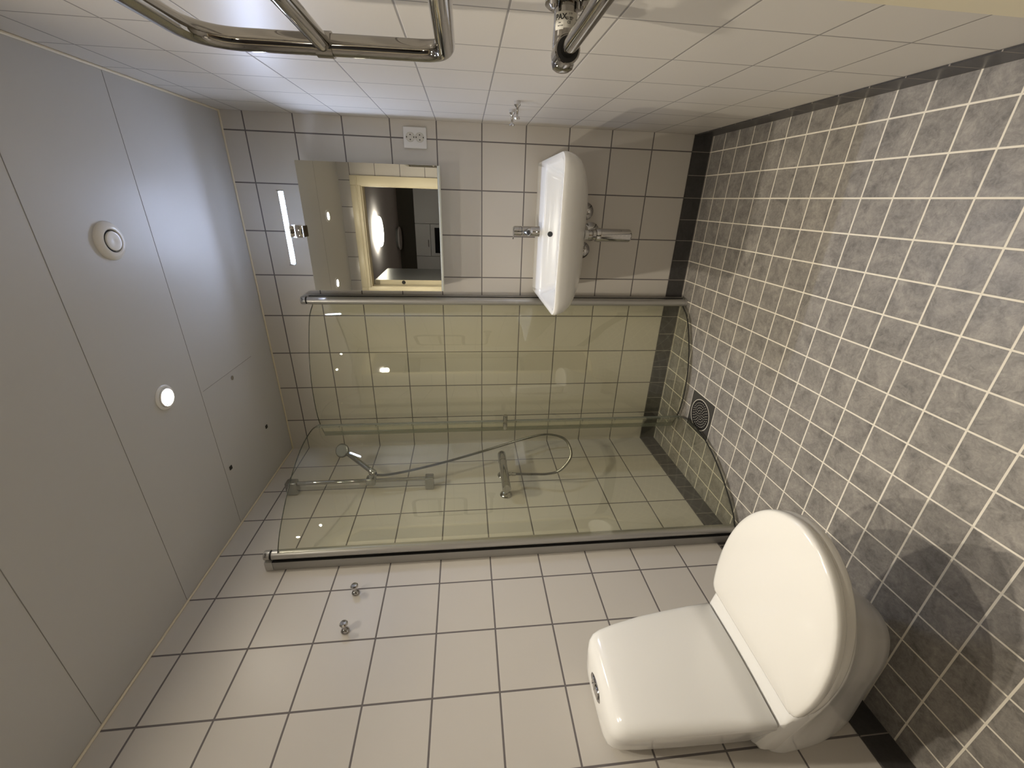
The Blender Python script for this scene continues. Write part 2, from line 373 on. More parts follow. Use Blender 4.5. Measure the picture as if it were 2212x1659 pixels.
# hall lamps
for (x, y, r, lit, lab) in [(0.89, -4.42, 0.20, True, 'large round lit hall ceiling lamp seen in the mirror'), (0.65, -6.25, 0.2, False, 'round unlit hall ceiling lamp at the far end, seen in the mirror')]:
    t = empty('hall_ceiling_lamp', (x, y, 2.4), lab, 'light')
    MB().lathe((x, y, 2.4), (0, 0, -1), [(0, r * 0.85), (0.035, r * 0.87), (0.04, r * 0.8), (0.04, 0)], 48).obj('lamp_base', m_hlamp if lit else m_grey, t)
    MB().lathe((x, y, 2.358), (0, 0, -1), [(0, r), (0.012, r), (0.022, r * 0.95), (0.028, r * 0.5), (0.029, 0)], 48).obj('diffuser', m_hlamp if lit else m_hallc, t)
kc = empty('kitchen_cabinet', (0.6, -6.5, 0), 'pale tall kitchen cabinets with built-in oven, seen in the mirror', 'cabinet')
for (x0, x1, z0, z1) in [(-0.9, 0.322, 0.1, 2.085), (0.906, 1.5, 0.1, 2.085), (1.506, 2.4, 0.1, 2.085), (0.328, 0.900, 1.812, 2.085)]:
    f = MB().box((x0, -6.54, z0), (x1, -6.42, z1), 0.002, 1).obj('cabinet_door', m_kit, kc)
MB().tube([(0.50, -6.405, 1.85), (0.50, -6.395, 1.85), (0.62, -6.395, 1.85), (0.62, -6.405, 1.85)], 0.005, 8).obj('cabinet_handle', m_chrome_s, kc)
ov = MB().box((0.328, -6.54, 0.1), (0.900, -6.42, 1.806), 0.002, 1).obj('oven_panel', m_kit, kc)
MB().box((0.382, -6.421, 1.25), (0.838, -6.415, 1.73), 0.002, 1).obj('oven_window', m_oven, kc)

# ------------------------------------------------------------------ mirror cabinet with lamp
YM = -0.13
mc = empty('mirror_cabinet', (1.204, 0, 1.275), 'wall-hung mirror cabinet with a slim pale bottom edge above the washbasin', 'mirror cabinet')
X0, X1, Z0, Z1 = 0.9385, 1.4715, 1.283, 1.863
MB().box((X0 + 0.004, YM + 0.02, Z0), (X1 - 0.004, 0, Z1 - 0.003), 0.001, 1).obj('cabinet_body', m_cab, mc)
MB().box((X0, YM + 0.004, Z0), (X1, YM + 0.019, Z1), 0.001, 1).obj('mirror_door', m_cab, mc)
MB().box((X0, YM, Z0 + 0.001), (X1, YM + 0.004, Z1)).obj('mirror_glass', m_mirror, mc)
MB().box((X0, YM - 0.001, Z0 - 0.011), (X1, YM + 0.02, Z0), 0.002, 2).obj('bottom_rail', m_cab, mc)
ml = empty('mirror_lamp', (1.2, -0.15, 1.865), 'slim lit bar lamp on a chrome bracket on top of the mirror cabinet', 'light')
LY, LZ = -0.185, 1.922
bar = MB().box((1.064, LY - 0.0055, LZ - 0.0045), (1.352, LY + 0.0055, LZ + 0.0045), 0.002, 2).obj('led_core', m_led, ml)
MB().box((1.066, LY - 0.005, LZ - 0.0062), (1.350, LY + 0.005, LZ - 0.0047)).obj('led_strip', m_led2, ml)
MB().box((1.060, LY + 0.008, LZ - 0.011), (1.356, LY + 0.012, LZ + 0.011), 0.001, 1).obj('lamp_back', m_acr, ml)
for xx in (1.058, 1.353):
    MB().box((xx, LY - 0.009, LZ - 0.011), (xx + 0.004, LY + 0.012, LZ + 0.011), 0.001, 1).obj('end_cap', m_chrome_s, ml)
MB().box((1.170, LY + 0.007, LZ - 0.012), (1.222, LY + 0.035, LZ + 0.002), 0.003, 3).box((1.170, LY + 0.030, 1.866), (1.222, LY + 0.035, LZ + 0.002), 0.002, 2).obj('bracket', m_chrome, ml)
MB().box((1.172, -0.158, 1.8635), (1.220, -0.05, 1.8675), 0.001, 1).obj('bracket_foot', m_chrome, ml)

# ------------------------------------------------------------------ socket
so = empty('double_socket', (1.585, 0, 1.38), 'white double wall socket beside the mirror cabinet, on the side away from the shower', 'socket')
MB().box((1.543, -0.010, 1.331), (1.627, 0, 1.432), 0.004, 3).obj('cover_plate', m_white, so)
for z in (1.4015, 1.3605):
    f = MB().lathe((1.587, -0.0098, z), (0, -1, 0), [(-0.001, 0.0195), (0.0015, 0.0195), (0.0018, 0.018), (0.0006, 0.0172), (0.0006, 0)], 32).obj('socket_outlet', m_label, so)
    mb = MB()
    for dx in (-0.0095, 0.0095):
        mb.lathe((1.587 + dx, -0.0104, z), (0, -1, 0), [(0, 0.0026), (0.0005, 0.0026), (0.0005, 0)], 12)
    for s in (-1, 1):
        mb.box((1.587 - 0.0025, -0.0112, z + s * 0.0155 - 0.002), (1.587 + 0.0025, -0.0100, z + s * 0.0155 + 0.002))
    mb.obj('contact_hole', m_dark, f)

# ------------------------------------------------------------------ washbasin
bx = 1.2175
wb = empty('washbasin', (bx, 0, 0.65), 'white rectangular wall-hung washbasin under the mirror cabinet', 'washbasin')
def bring(z, a, d, r, rb=0.012, yb=0.0, a2=None):
    a2 = a if a2 is None else a2
    f = rq([(-a, yb), (a, yb), (a2, -d), (-a2, -d)], [rb, rb, r, r], 8)
    return [Vector((bx + q[0], q[1], z)) for q in f]
rings = [bring(0.652, 0.10, 0.24, 0.05, 0.05, -0.02), bring(0.6525, 0.14, 0.27, 0.08, 0.03, -0.01), bring(0.660, 0.175, 0.31, 0.09, 0.02), bring(0.676, 0.212, 0.37, 0.1), bring(0.700, 0.243, 0.43, 0.1), bring(0.724, 0.265, 0.485, 0.1),
         bring(0.750, 0.281, 0.530, 0.09), bring(0.778, 0.290, 0.555, 0.08), bring(0.805, 0.2935, 0.566, 0.065), bring(0.818, 0.2935, 0.567, 0.06), bring(0.8235, 0.2915, 0.565, 0.06), bring(0.8245, 0.288, 0.561, 0.058),
         bring(0.8245, 0.276, 0.551, 0.05, 0.03, -0.195), bring(0.8225, 0.272, 0.547, 0.05, 0.03, -0.199), bring(0.814, 0.267, 0.543, 0.05, 0.03, -0.203),
         bring(0.790, 0.258, 0.530, 0.06, 0.04, -0.209, 0.235), bring(0.760, 0.250, 0.505, 0.06, 0.04, -0.216, 0.19), bring(0.738, 0.240, 0.475, 0.06, 0.04, -0.224, 0.145), bring(0.731, 0.225, 0.455, 0.06, 0.04, -0.235, 0.12), bring(0.7285, 0.17, 0.41, 0.04, 0.03, -0.27, 0.08)]
MB().loft(rings).obj('basin', m_porc, wb, 40)
MB().lathe((bx - 0.004, -0.2095, 0.79), (0, -1, 0.25), [(-0.003, 0.0115), (0.0015, 0.0115), (0.002, 0.0095), (0.0005, 0.009), (0.0005, 0)], 24).obj('overflow_hole', m_dark, wb)
MB().lathe((bx, -0.33, 0.7285), (0, 0, 1), [(0, 0.03), (0.003, 0.03), (0.004, 0.024), (0.002, 0.0)], 28).obj('drain_ring', m_chrome, wb)

tp = empty('basin_tap', (bx, -0.115, 0.8245), 'chrome single-lever tap on the washbasin deck', 'tap')
ty = -0.115
MB().lathe((bx, ty, 0.8245), (0, 0, 1), [(0, 0.0235), (0.002, 0.0235), (0.0035, 0.0225), (0.080, 0.0225), (0.082, 0.0205), (0.082, 0)], 40).obj('tap_body', m_chrome, tp)
MB().tube([(bx, ty, 0.868), (bx, ty - 0.03, 0.877), (bx, ty - 0.070, 0.889), (bx, ty - 0.082, 0.8925)], 0.0145, 24, radii=[0.017, 0.016, 0.0145, 0.0145]).obj('spout', m_chrome, tp)
MB().lathe((bx, ty - 0.0775, 0.896), (0, -0.75, -0.66), [(-0.004, 0.0135), (0.000, 0.0150), (0.013, 0.0150), (0.015, 0.0135), (0.0135, 0.0105)], 28).obj('aerator', m_chrome_s, tp)
MB().lathe((bx, ty - 0.0775, 0.896), (0, -0.75, -0.66), [(0.010, 0.0104), (0.0137, 0.0104), (0.0137, 0)], 24).obj('aerator_screen', m_dark, tp)
MB().lathe((bx, ty, 0.9065), (0, 0, 1), [(0, 0.019), (0.0015, 0.019)], 32).obj('gap_shade_ring', m_black, tp)  # black ring paints the shade in the joint below the cap
MB().lathe((bx, ty, 0.908), (0, 0, 1), [(0, 0.0205), (0.001, 0.0225), (0.030, 0.0225), (0.036, 0.0215), (0.040, 0.017), (0.041, 0)], 40).obj('cartridge_cap', m_chrome, tp)
MB().lathe((bx, ty - 0.0222, 0.925), (0, -1, 0), [(0, 0.0025), (0.0006, 0.0025), (0.0006, 0)], 12).obj('temperature_mark', m_dark, tp)
MB().loft([[Vector((bx - dx + q[0], ty - y, z0 + q[1])) for q in rq([(-hw, -hh), (hw, -hh), (hw, hh), (-hw, hh)], [0.002] * 4, 3)] for dx, y, z0, hw, hh in
           [(0.004, 0.008, 0.9445, 0.012, 0.003), (0.012, 0.03, 0.9470, 0.010, 0.003), (0.020, 0.050, 0.950, 0.007, 0.0025), (0.027, 0.067, 0.953, 0.004, 0.002)]]).obj('lever', m_chrome, tp)

tr = empty('bottle_trap', (bx, -0.22, 0.4), 'chrome bottle trap hanging under the washbasin', 'trap')
by = -0.22
MB().lathe((bx - 0.002, by, 0.653), (0, 0, -1), [(0, 0.024), (0.006, 0.024), (0.008, 0.020), (0.032, 0.020), (0.033, 0.018)], 28).obj('collar', m_white, tr)
MB().lathe((bx - 0.002, by, 0.645), (0, 0, -1), [(0, 0.0215), (0.002, 0.026), (0.006, 0.026), (0.008, 0.02)], 28).obj('seal_ring', m_black, tr)
MB().lathe((bx - 0.002, by, 0.622), (0, 0, -1), [(0, 0.018), (0.002, 0.022), (0.014, 0.022), (0.017, 0.016), (0.020, 0.016), (0.022, 0.022), (0.036, 0.0215), (0.040, 0.015), (0.05, 0.015)], 28).obj('nut', m_chrome, tr)
MB().lathe((bx - 0.002, by, 0.586), (0, 0, -1), [(0, 0.018), (0.002, 0.028), (0.010, 0.0305), (0.020, 0.0305), (0.022, 0.0285), (0.150, 0.0285), (0.158, 0.0275), (0.163, 0.022), (0.164, 0)], 40).obj('cup', m_chrome, tr)
MB().tube([(bx - 0.002, by + 0.02, 0.545), (bx - 0.002, -0.01, 0.545)], 0.016, 20).obj('outlet_pipe', m_chrome, tr)
MB().lathe((bx - 0.002, 0, 0.545), (0, -1, 0), [(0, 0.044), (0.003, 0.044), (0.014, 0.030), (0.02, 0.018), (0.02, 0.0165)], 36).obj('wall_flange', m_chrome, tr)
for sx, zz, lb in ((1.308, 0.582, 'chrome stop valve flange behind the bottle trap, on the side away from the shower'), (1.127, 0.582, 'chrome stop valve flange behind the bottle trap, on the side nearer the shower')):
    t = empty('stop_valve', (sx, 0, zz), lb, 'valve', 'stop valves under the washbasin')
    MB().lathe((sx, 0, zz), (0, -1, 0), [(0, 0.041), (0.003, 0.041), (0.014, 0.028), (0.018, 0.012)], 32).obj('wall_flange', m_chrome_d, t)
    MB().lathe((sx, -0.012, zz), (0, -1, 0), [(0, 0.009), (0.02, 0.009), (0.021, 0.013), (0.038, 0.013), (0.040, 0.006)], 20).tube([(sx, -0.03, zz), (sx, -0.03, zz + 0.045)], 0.007, 12).obj('valve_body', m_chrome, t)
    MB().tube([(sx, -0.03, zz + 0.045), (sx * 0.9 + bx * 0.1, -0.032, zz + 0.054), (sx * 0.7 + bx * 0.3, -0.034, zz + 0.056)], 0.004, 10).obj('supply_pipe', m_chrome_s, t)

# ------------------------------------------------------------------ shower doors
def catmull(pts, k=8):
    pts = [Vector(p) for p in pts]; out = []
    P_ = [pts[0] * 2 - pts[1]] + pts + [pts[-1] * 2 - pts[-2]]
    for i in range(1, len(P_) - 2):
        for j in range(k):
            t = j / k; a, b, c, d = P_[i - 1], P_[i], P_[i + 1], P_[i + 2]
            out.append(0.5 * ((2 * b) + (-a + c) * t + (2 * a - 5 * b + 4 * c - d) * t * t + (-a + 3 * b - 3 * c + d) * t ** 3))
    out.append(pts[-1]); return out
GT, GB = 1.905, 0.024
def curved_panel(path, z0, z1, th):
    p = [Vector(q) for q in path]; L, Rr = [], []
    for i, q in enumerate(p):
        t = (p[min(i + 1, len(p) - 1)] - p[max(i - 1, 0)]); nrm = Vector((-t.y, t.x)).normalized() * th / 2
        L.append(q + nrm); Rr.append(q - nrm)
    ring = L + Rr[::-1]
    return MB().loft([[Vector((q.x, q.y, z)) for q in ring] for z in (z0, z1)])
def shower_door(name_label, path, post, chan, wall_axis):
    t = empty('shower_door', (post[0], post[1], 0), name_label, 'shower door', 'curved glass shower doors')
    MB().box((chan[0], chan[1], 0.0), (chan[2], chan[3], 1.930), 0.003, 2).obj('wall_channel', m_alu_d, t)
    MB().lathe((post[0], post[1], 0.012), (0, 0, 1), [(0, 0.0178), (0.004, 0.0188), (1.918, 0.0188)], 32).obj('pivot_post', m_alu, t)
    MB().lathe((post[0], post[1], 0.0), (0, 0, 1), [(0, 0.0180), (0.001, 0.0188), (0.010, 0.0188), (0.0105, 0.0175)], 32).obj('bottom_cap', m_alu, t)
    MB().lathe((post[0], post[1], 1.930), (0, 0, 1), [(0, 0.0165), (0.010, 0.0165)], 32).obj('pivot_ring', m_black, t)
    c0 = MB().lathe((post[0], post[1], 1.938), (0, 0, 1), [(0, 0.0188), (0.020, 0.0188), (0.022, 0.0175), (0.022, 0)], 32)
    c0.box((chan[0], chan[1], 1.930), (chan[2], chan[3], 1.960), 0.003, 2).obj('top_cap', m_alu, t)
    cp = catmull([(a, b) for a, b in path], 10)
    curved_panel(cp, GB, GT, 0.006).obj('glass_panel', m_glass, t, 60)
    # polished edge of the pane
    curved_panel(cp, GT, GT + 0.0012, 0.0055).obj('glass_edge', m_glass_edge, t, 60)
    curved_panel(cp, GB - 0.004, GB, 0.0055).obj('bottom_seal', m_dark, t, 60)
    if wall_axis == 'x':  # black strip paints the shade in the gap between channel and post
        MB().box((chan[2] - 0.001, chan[1] + 0.0005, 0.012), (chan[2] + 0.0010, chan[3] - 0.004, 1.930)).obj('post_gap_shade', m_black, t)
    else:
        MB().box((chan[0] + 0.002, chan[1] - 0.0022, 0.012), (chan[2] - 0.0005, chan[1] + 0.001, 1.930)).obj('post_gap_shade', m_black, t)
    e = cp[-1]; d = (cp[-1] - cp[-3]).normalized(); nn = Vector((-d.y, d.x))
    ring = [e - d * 0.016 + nn * 0.005, e + d * 0.008 + nn * 0.005, e + d * 0.008 - nn * 0.005, e - d * 0.016 - nn * 0.005]
    MB().loft([[Vector((q.x, q.y, z)) for q in ring] for z in (GB, GT)]).obj('end_seal', m_seal, t)
    return t, cp
pathA = [(0.859, -0.078), (0.82, -0.138), (0.745, -0.187), (0.635, -0.236), (0.514, -0.263), (0.391, -0.267), (0.30, -0.25), (0.215, -0.212)]
dA, cA = shower_door('curved glass shower door on the aluminium post beside the washbasin and mirror', pathA, (0.875, -0.062), (0.855, -0.043, 0.895, -0.004), 'y')
pathB = [(0.078, -0.872), (0.13, -0.833), (0.19, -0.762), (0.25, -0.672), (0.295, -0.575), (0.322, -0.47), (0.325, -0.36), (0.305, -0.285)]
dB, cB = shower_door('curved glass shower door with knob, on the aluminium post nearest the toilet', pathB, (0.063, -0.862), (0.004, -0.884, 0.044, -0.840), 'x')
# knob of the second door
kx, ky, kz = 0.317, -0.318, 0.981
h = MB().lathe((kx + 0.004, ky, kz), (1, -0.05, 0), [(0, 0.0095), (0.003, 0.0095), (0.0035, 0.011), (0.036, 0.011), (0.037, 0.009), (0.037, 0)], 28).obj('knob', m_chrome_x, dB)
MB().lathe((kx - 0.004, ky, kz), (-1, 0.05, 0), [(0, 0.0095), (0.003, 0.0095), (0.0035, 0.011), (0.036, 0.011), (0.037, 0.009), (0.037, 0)], 28).obj('knob', m_chrome_x, dB)
text_obj('INR', 0.011, ((0.882, -0.0800, 1.950), (0.97, 0.22, 0), (0, 0, 1)), m_dark, dA)
text_obj('INR', 0.011, ((0.0765, -0.8765, 1.950), (0.72, 0.69, 0), (0, 0, 1)), m_dark, dB)

# ------------------------------------------------------------------ slide rail, hand shower, hose, mixer
sr = empty('shower_rail', (0.0, -0.407, 1.37), 'chrome slide rail with square ends on the shower wall', 'shower rail')
ry, rx = -0.407, 0.055
MB().tube([(rx, ry, 1.385), (rx, ry, 2.035)], 0.010, 24).obj('rail_tube', m_chrome_x, sr)
MB().box((0.002, ry - 0.023, 2.00), (rx + 0.016, ry + 0.023, 2.052), 0.007, 3).obj('upper_bracket', m_chrome_s, sr)
MB().box((0.002, ry - 0.023, 1.345), (rx + 0.014, ry + 0.023, 1.388), 0.005, 3).obj('lower_bracket', m_chrome_s, sr)
sl = MB().box((rx - 0.018, ry - 0.022, 1.628), (rx + 0.022, ry + 0.022, 1.674), 0.008, 3).obj('slider', m_chrome_s, sr)
MB().tube([(rx + 0.018, ry - 0.004, 1.650), (rx + 0.045, ry - 0.006, 1.642)], 0.013, 20).obj('holder', m_chrome_s, sr)
hs_ = empty('hand_shower', (rx + 0.05, ry, 1.64), 'chrome hand shower leaning in its holder on the rail', 'hand shower')
a = Vector((rx + 0.058, ry - 0.018, 1.628)); b = Vector((0.150, -0.287, 1.793)); dv = (b - a)
MB().tube([a - dv * 0.04, a, a + dv * 0.1, a + dv * 0.12, a + dv * 0.5, a + dv * 0.85, b], 0.012, 20, radii=[0.010, 0.0155, 0.017, 0.0125, 0.0125, 0.0115, 0.0115]).obj('handle', m_chrome_x, hs_)
hn = Vector((0.50, -0.70, 0.28)).normalized()
MB().lathe(b + dv.normalized() * 0.014 - hn * 0.012, hn, [(0, 0.006), (0.004, 0.022), (0.014, 0.033), (0.022, 0.0355), (0.027, 0.0355), (0.029, 0.032), (0.029, 0)], 40).obj('spray_head', m_head, hs_)
MB().lathe(b + dv.normalized() * 0.014 + hn * 0.0172, hn, [(0, 0.030), (0.001, 0.030), (0.0012, 0)], 32).obj('spray_plate', m_grey, hs_)

hp = [(0.078, -0.430, 0.935), (0.080, -0.436, 0.90), (0.088, -0.452, 0.84), (0.095, -0.463, 0.775), (0.1, -0.446, 0.71), (0.105, -0.365, 0.640), (0.108, -0.281, 0.612), (0.105, -0.165, 0.616), (0.1, -0.103, 0.668), (0.1, -0.097, 0.75),
      (0.1, -0.150, 0.887), (0.1, -0.250, 1.098), (0.1, -0.335, 1.29), (0.1, -0.400, 1.467), (0.1, -0.425, 1.569), (rx + 0.046, ry - 0.018, 1.618)]
hc = catmull(hp, 40)
# resample evenly
acc = [0.0]
for i in range(1, len(hc)): acc.append(acc[-1] + (hc[i] - hc[i - 1]).length)
N = int(acc[-1] / 0.0021); pts = []; j = 0
for i in range(N + 1):
    s_ = acc[-1] * i / N
    while j < len(acc) - 2 and acc[j + 1] < s_: j += 1
    f = (s_ - acc[j]) / max(1e-9, acc[j + 1] - acc[j]); pts.append(hc[j].lerp(hc[j + 1], f))
hz = empty('shower_hose', (0.1, -0.3, 0.6), 'looping ribbed metal shower hose between mixer and hand shower', 'hose')
MB().tube(pts, 0.0065, 10, radii=[0.0074 if i % 2 else 0.0048 for i in range(N + 1)]).obj('hose_tube', m_hose, hz, 80)
MB().lathe((0.0765, -0.428, 0.966), (0.04, -0.1, -1), [(0, 0.009), (0.006, 0.009), (0.007, 0.007), (0.014, 0.007), (0.016, 0.0095), (0.034, 0.0085), (0.036, 0.006)], 20).obj('hose_nut', m_chrome_x, hz)

mx = empty('shower_mixer', (0.0, -0.41, 0.99), 'chrome thermostatic mixer bar on the shower wall', 'mixer')
mz = 0.988
for y in (-0.492, -0.332):
    MB().lathe((0, y, mz - 0.003), (1, 0, 0), [(0, 0.031), (0.004, 0.031), (0.016, 0.022), (0.020, 0.015), (0.06, 0.015)], 32).obj('wall_flange', m_chrome_x, mx)
MB().lathe((0.072, -0.505, mz), (0, 1, 0), [(0, 0.021), (0.19, 0.021)], 36).obj('mixer_body', m_chrome_x, mx)
MB().lathe((0.072, -0.541, mz), (0, 1, 0), [(0, 0), (0.0, 0.019), (0.003, 0.0215), (0.034, 0.0215), (0.035, 0.0195)], 36).obj('volume_knob', m_chrome_x, mx)
MB().lathe((0.072, -0.314, mz), (0, 1, 0), [(0, 0.0195), (0.001, 0.0225), (0.072, 0.0225), (0.080, 0.0185), (0.082, 0)], 36).obj('temperature_knob', m_chrome_x, mx)
MB().box((0.088, -0.262, mz - 0.004), (0.0965, -0.252, mz + 0.004), 0.002, 2).obj('stop_button', m_dark, mx)

# ------------------------------------------------------------------ drain
dn = empty('floor_drain', (0.39, -0.424, 0.0), 'square floor drain with a round perforated steel grate in the shower', 'drain')
MB().box((0.2865, -0.5125, 0.0), (0.480, -0.317, 0.002), 0.0005, 1).obj('drain_plate', m_drain_p, dn)
dc = Vector((0.3835, -0.4150, 0.002))
MB().lathe(dc, (0, 0, 1), [(0, 0.081), (0.0015, 0.081), (0.0015, 0.0775), (0.0, 0.0775)], 64).obj('grate_rim', m_holes, dn)
MB().lathe(dc, (0, 0, 1), [(0, 0.0765), (0.001, 0.0765), (0.001, 0)], 64).obj('grate', m_drain, dn)
mb = MB(); mb2 = MB()
for ring_i, r in enumerate((0.010, 0.023, 0.036, 0.049, 0.062)):
    k = [5, 11, 17, 23, 29][ring_i]
    for q in range(k):
        a_ = 2 * pi * q / k + ring_i * 0.4
        x, y = dc.x + r * cos(a_), dc.y + r * sin(a_)
        mb.lathe((x, y, 0.003), (0, 0, 1), [(0, 0.0030), (0.0004, 0.0030), (0.0004, 0)], 8)
        mb2.lathe((x + 0.0018, y - 0.0018, 0.0031), (0, 0, 1), [(0, 0.0023), (0.0016, 0.0019), (0.0018, 0)], 6)
mb.obj('grate_perforation', m_black, dn)
mb2.obj('grate_relief', m_holes, dn)

# ------------------------------------------------------------------ wall hooks
def hook_left(y, z, label):
    t = empty('wall_hook', (0, y, z), label, 'hook', 'chrome ball hooks above the toilet')
    MB().lathe((0, y, z), (1, 0, 0), [(0, 0.0125), (0.005, 0.0140), (0.010, 0.0120), (0.014, 0.006), (0.019, 0.0048), (0.030, 0.005)], 28).obj('hook_base', m_chrome_d, t)
    MB().lathe((0.028, y, z), (1, 0, 0.05), [(0, 0.005), (0.003, 0.010), (0.007, 0.0135), (0.012, 0.0135), (0.016, 0.010), (0.018, 0.0)], 28).obj('hook_head', m_chrome, t)
hook_left(-1.010, 1.593, 'chrome ball hook on the tiles above the toilet, the one nearer the shower')
hook_left(-1.158, 1.593, 'chrome ball hook on the tiles above the toilet, the one farther from the shower')
def hook_right(y, z, label):
    t = empty('wall_peg', (W, y, z), label, 'hook', 'chrome pegs on the wall opposite the toilet')
    MB().lathe((W, y, z), (-1, 0, 0), [(0, 0.0115), (0.011, 0.0115), (0.018, 0.006), (0.022, 0.0042), (0.046, 0.0040)], 24).obj('peg_base', m_chrome, t)
    MB().lathe((W - 0.044, y, z), (-1, 0, 0), [(0, 0.004), (0.002, 0.0095), (0.006, 0.0105), (0.009, 0.009), (0.010, 0)], 24).obj('peg_head', m_chrome, t)
hook_right(-0.486, 0.986, 'chrome peg on the wall opposite the toilet, farther from the washbasin corner')
hook_right(-0.342, 0.988, 'chrome peg on the wall opposite the toilet, nearer the washbasin corner')

# ------------------------------------------------------------------ towel warmer on the right wall
tw = empty('towel_warmer', (W, -1.262, 0.997), 'polished chrome tubular towel warmer on the wall opposite the toilet', 'towel warmer')
TX, TY, TZ = 1.568, -1.262, 0.995
AX = 1.579
def bend(pts, rad, n=10):
    pts = [Vector(p) for p in pts]; out = [pts[0]]
    for i in range(1, len(pts) - 1):
        a, p, b = pts[i - 1], pts[i], pts[i + 1]
        r = rad[i - 1]
        p0 = p + (a - p).normalized() * r; p1 = p + (b - p).normalized() * r
        for k in range(n + 1):
            t = k / n; out.append((1 - t) ** 2 * p0 + 2 * t * (1 - t) * p + t * t * p1)
    out.append(pts[-1]); return out
MB().lathe((W, TY, TZ), (-1, 0, 0), [(0, 0.036), (0.006, 0.036), (0.008, 0.033), (0.008, 0.021)], 40).obj('wall_flange', m_chrome_t, tw)
for (dy, dz) in ((-0.018, 0.025), (-0.018, -0.025), (0.022, 0.0)):
    MB().lathe((W - 0.007, TY + dy, TZ + dz), (-1, 0, 0), [(0, 0.0065), (0.007, 0.0065), (0.011, 0.0035), (0.011, 0)], 16).obj('flange_screw', m_chrome_d, tw)
MB().tube([(W - 0.006, TY, TZ), (AX - 0.012, TY, TZ), (AX - 0.019, TY, TZ), (AX - 0.023, TY, TZ)], 0.0200, 40, radii=[0.02, 0.02, 0.0175, 0.011]).obj('wall_arm', m_chrome_t, tw)
MB().tube([(AX, TY, TZ), (AX, TY - 0.034, TZ), (AX, TY - 0.036, TZ)], 0.02, 40, radii=[0.0215, 0.0215, 0.020]).obj('elbow', m_chrome_t, tw)
MB().lathe((AX, TY - 0.0362, TZ), (0, -1, 0), [(-0.004, 0.0185), (0.0003, 0.0185), (0.0003, 0)], 36).obj('elbow_gasket', m_black, tw)
YN = -1.66
MB().tube(bend([(AX, TY - 0.030, TZ), (AX, TY - 0.30, TZ), (TX, YN, TZ), (TX, YN, 1.16)], [0.02, 0.05]), 0.0125, 28).obj('feed_tube', m_chrome_t, tw)
MB().tube(bend([(TX, YN, 1.14), (TX, YN, 1.196), (TX, TY - 0.018, 1.196), (TX, TY - 0.006, 1.585), (TX, YN, 1.585), (TX, YN, 1.22)], [0.02, 0.042, 0.075, 0.05]), 0.0152, 28).obj('heating_tube', m_chrome_t, tw)
MB().tube([(TX + 0.002, YN, 1.392), (TX, TY - 0.016, 1.392)], 0.0130, 24).obj('cross_tube', m_chrome_t, tw)
MB().tube([(TX, TY - 0.013, 1.378), (TX, TY - 0.012, 1.404)], 0.0178, 28).obj('clamp', m_chrome_t, tw)
# curved label on the arm: it faces the doorway
def curved(o_x, th0, r):
    # local x runs round the arm (towards the floor), local y towards the wall
    def f(co):
        th = th0 + co.x / r
        rr = r + co.z
        return Vector((o_x + co.y, TY - rr * cos(th), TZ - rr * sin(th)))
    return f
lm = MB(); n_ = 22; rr = 0.0197
for (x0, x1, t0, t1, rad_, mat_, nm) in ((1.612, 1.634, -1.15, 1.15, 0.0202, m_label, 'label'), (1.610, 1.627, -1.10, -0.35, 0.0203, m_label_w, 'label_panel')):
    lm = MB()
    g = [[lm.bm.verts.new((x, TY - rad_ * cos(t0 + (t1 - t0) * k / n_), TZ - rad_ * sin(t0 + (t1 - t0) * k / n_))) for k in range(n_ + 1)] for x in (x0, x1)]
    for k in range(n_): lm.bm.faces.new((g[0][k], g[0][k + 1], g[1][k + 1], g[1][k]))
    lb = lm.obj(nm, mat_, tw)
for txt, size, xo, th in (('PAX', 0.0105, 1.6265, -0.60), ('1169', 0.0034, 1.6305, 0.18), ('Art. 40826', 0.0030, 1.6255, 0.15), ('230V 60W', 0.0026, 1.6230, 0.10), ('CE', 0.0052, 1.6190, 0.10), ('IP44', 0.0024, 1.6190, -0.68), ('Made in EU', 0.0020, 1.6150, -0.62), ('7', 0.0072, 1.6225, 0.85), ('_', 0.0060, 1.6185, 0.85)):
    text_obj(txt, size, ((0, 0, 0), (1, 0, 0), (0, 1, 0)), m_dark, tw, extr=0.0, warp=curved(xo, th, 0.0205), name='label_text', bold=0.00035 if size > 0.008 else 0.00008)

# ------------------------------------------------------------------ toilet
TOY = -1.459
tl = empty('toilet', (0, TOY, 0.09), 'white toilet with closed lid and ceramic tank against the tiled wall', 'toilet')
TROT = radians(-3.0)
def tp_(x, y, z):
    c, s = cos(TROT), sin(TROT)
    return Vector((x * c - y * s, TOY + x * s + y * c, z))
def tring(z, L, wm, ww, xm=0.38, pw=2.0, n=18, x0=0.0):
    """plan outline of the bowl: from the wall, widest at xm, rounded nose at L"""
    side = []
    for k in range(8):
        x = x0 + (xm - x0) * k / 8
        t = (x - x0) / (xm - x0); s = t * t * (3 - 2 * t)
        side.append((x, ww + (wm - ww) * s))
    for k in range(n + 1):
        a = pi / 2 * k / n
        side.append((xm + (L - xm) * sin(a) ** (2 / pw), wm * cos(a) ** (2 / pw) if k < n else 0.0))
    pts = [(x, y) for x, y in side] + [(x, -y) for x, y in reversed(side[:-1])]
    return [tp_(x, y, z) for x, y in pts]
def wallfix(rings):
    for r in rings:
        for p in (r[0], r[-1]): p.x = 0.0005
    return rings
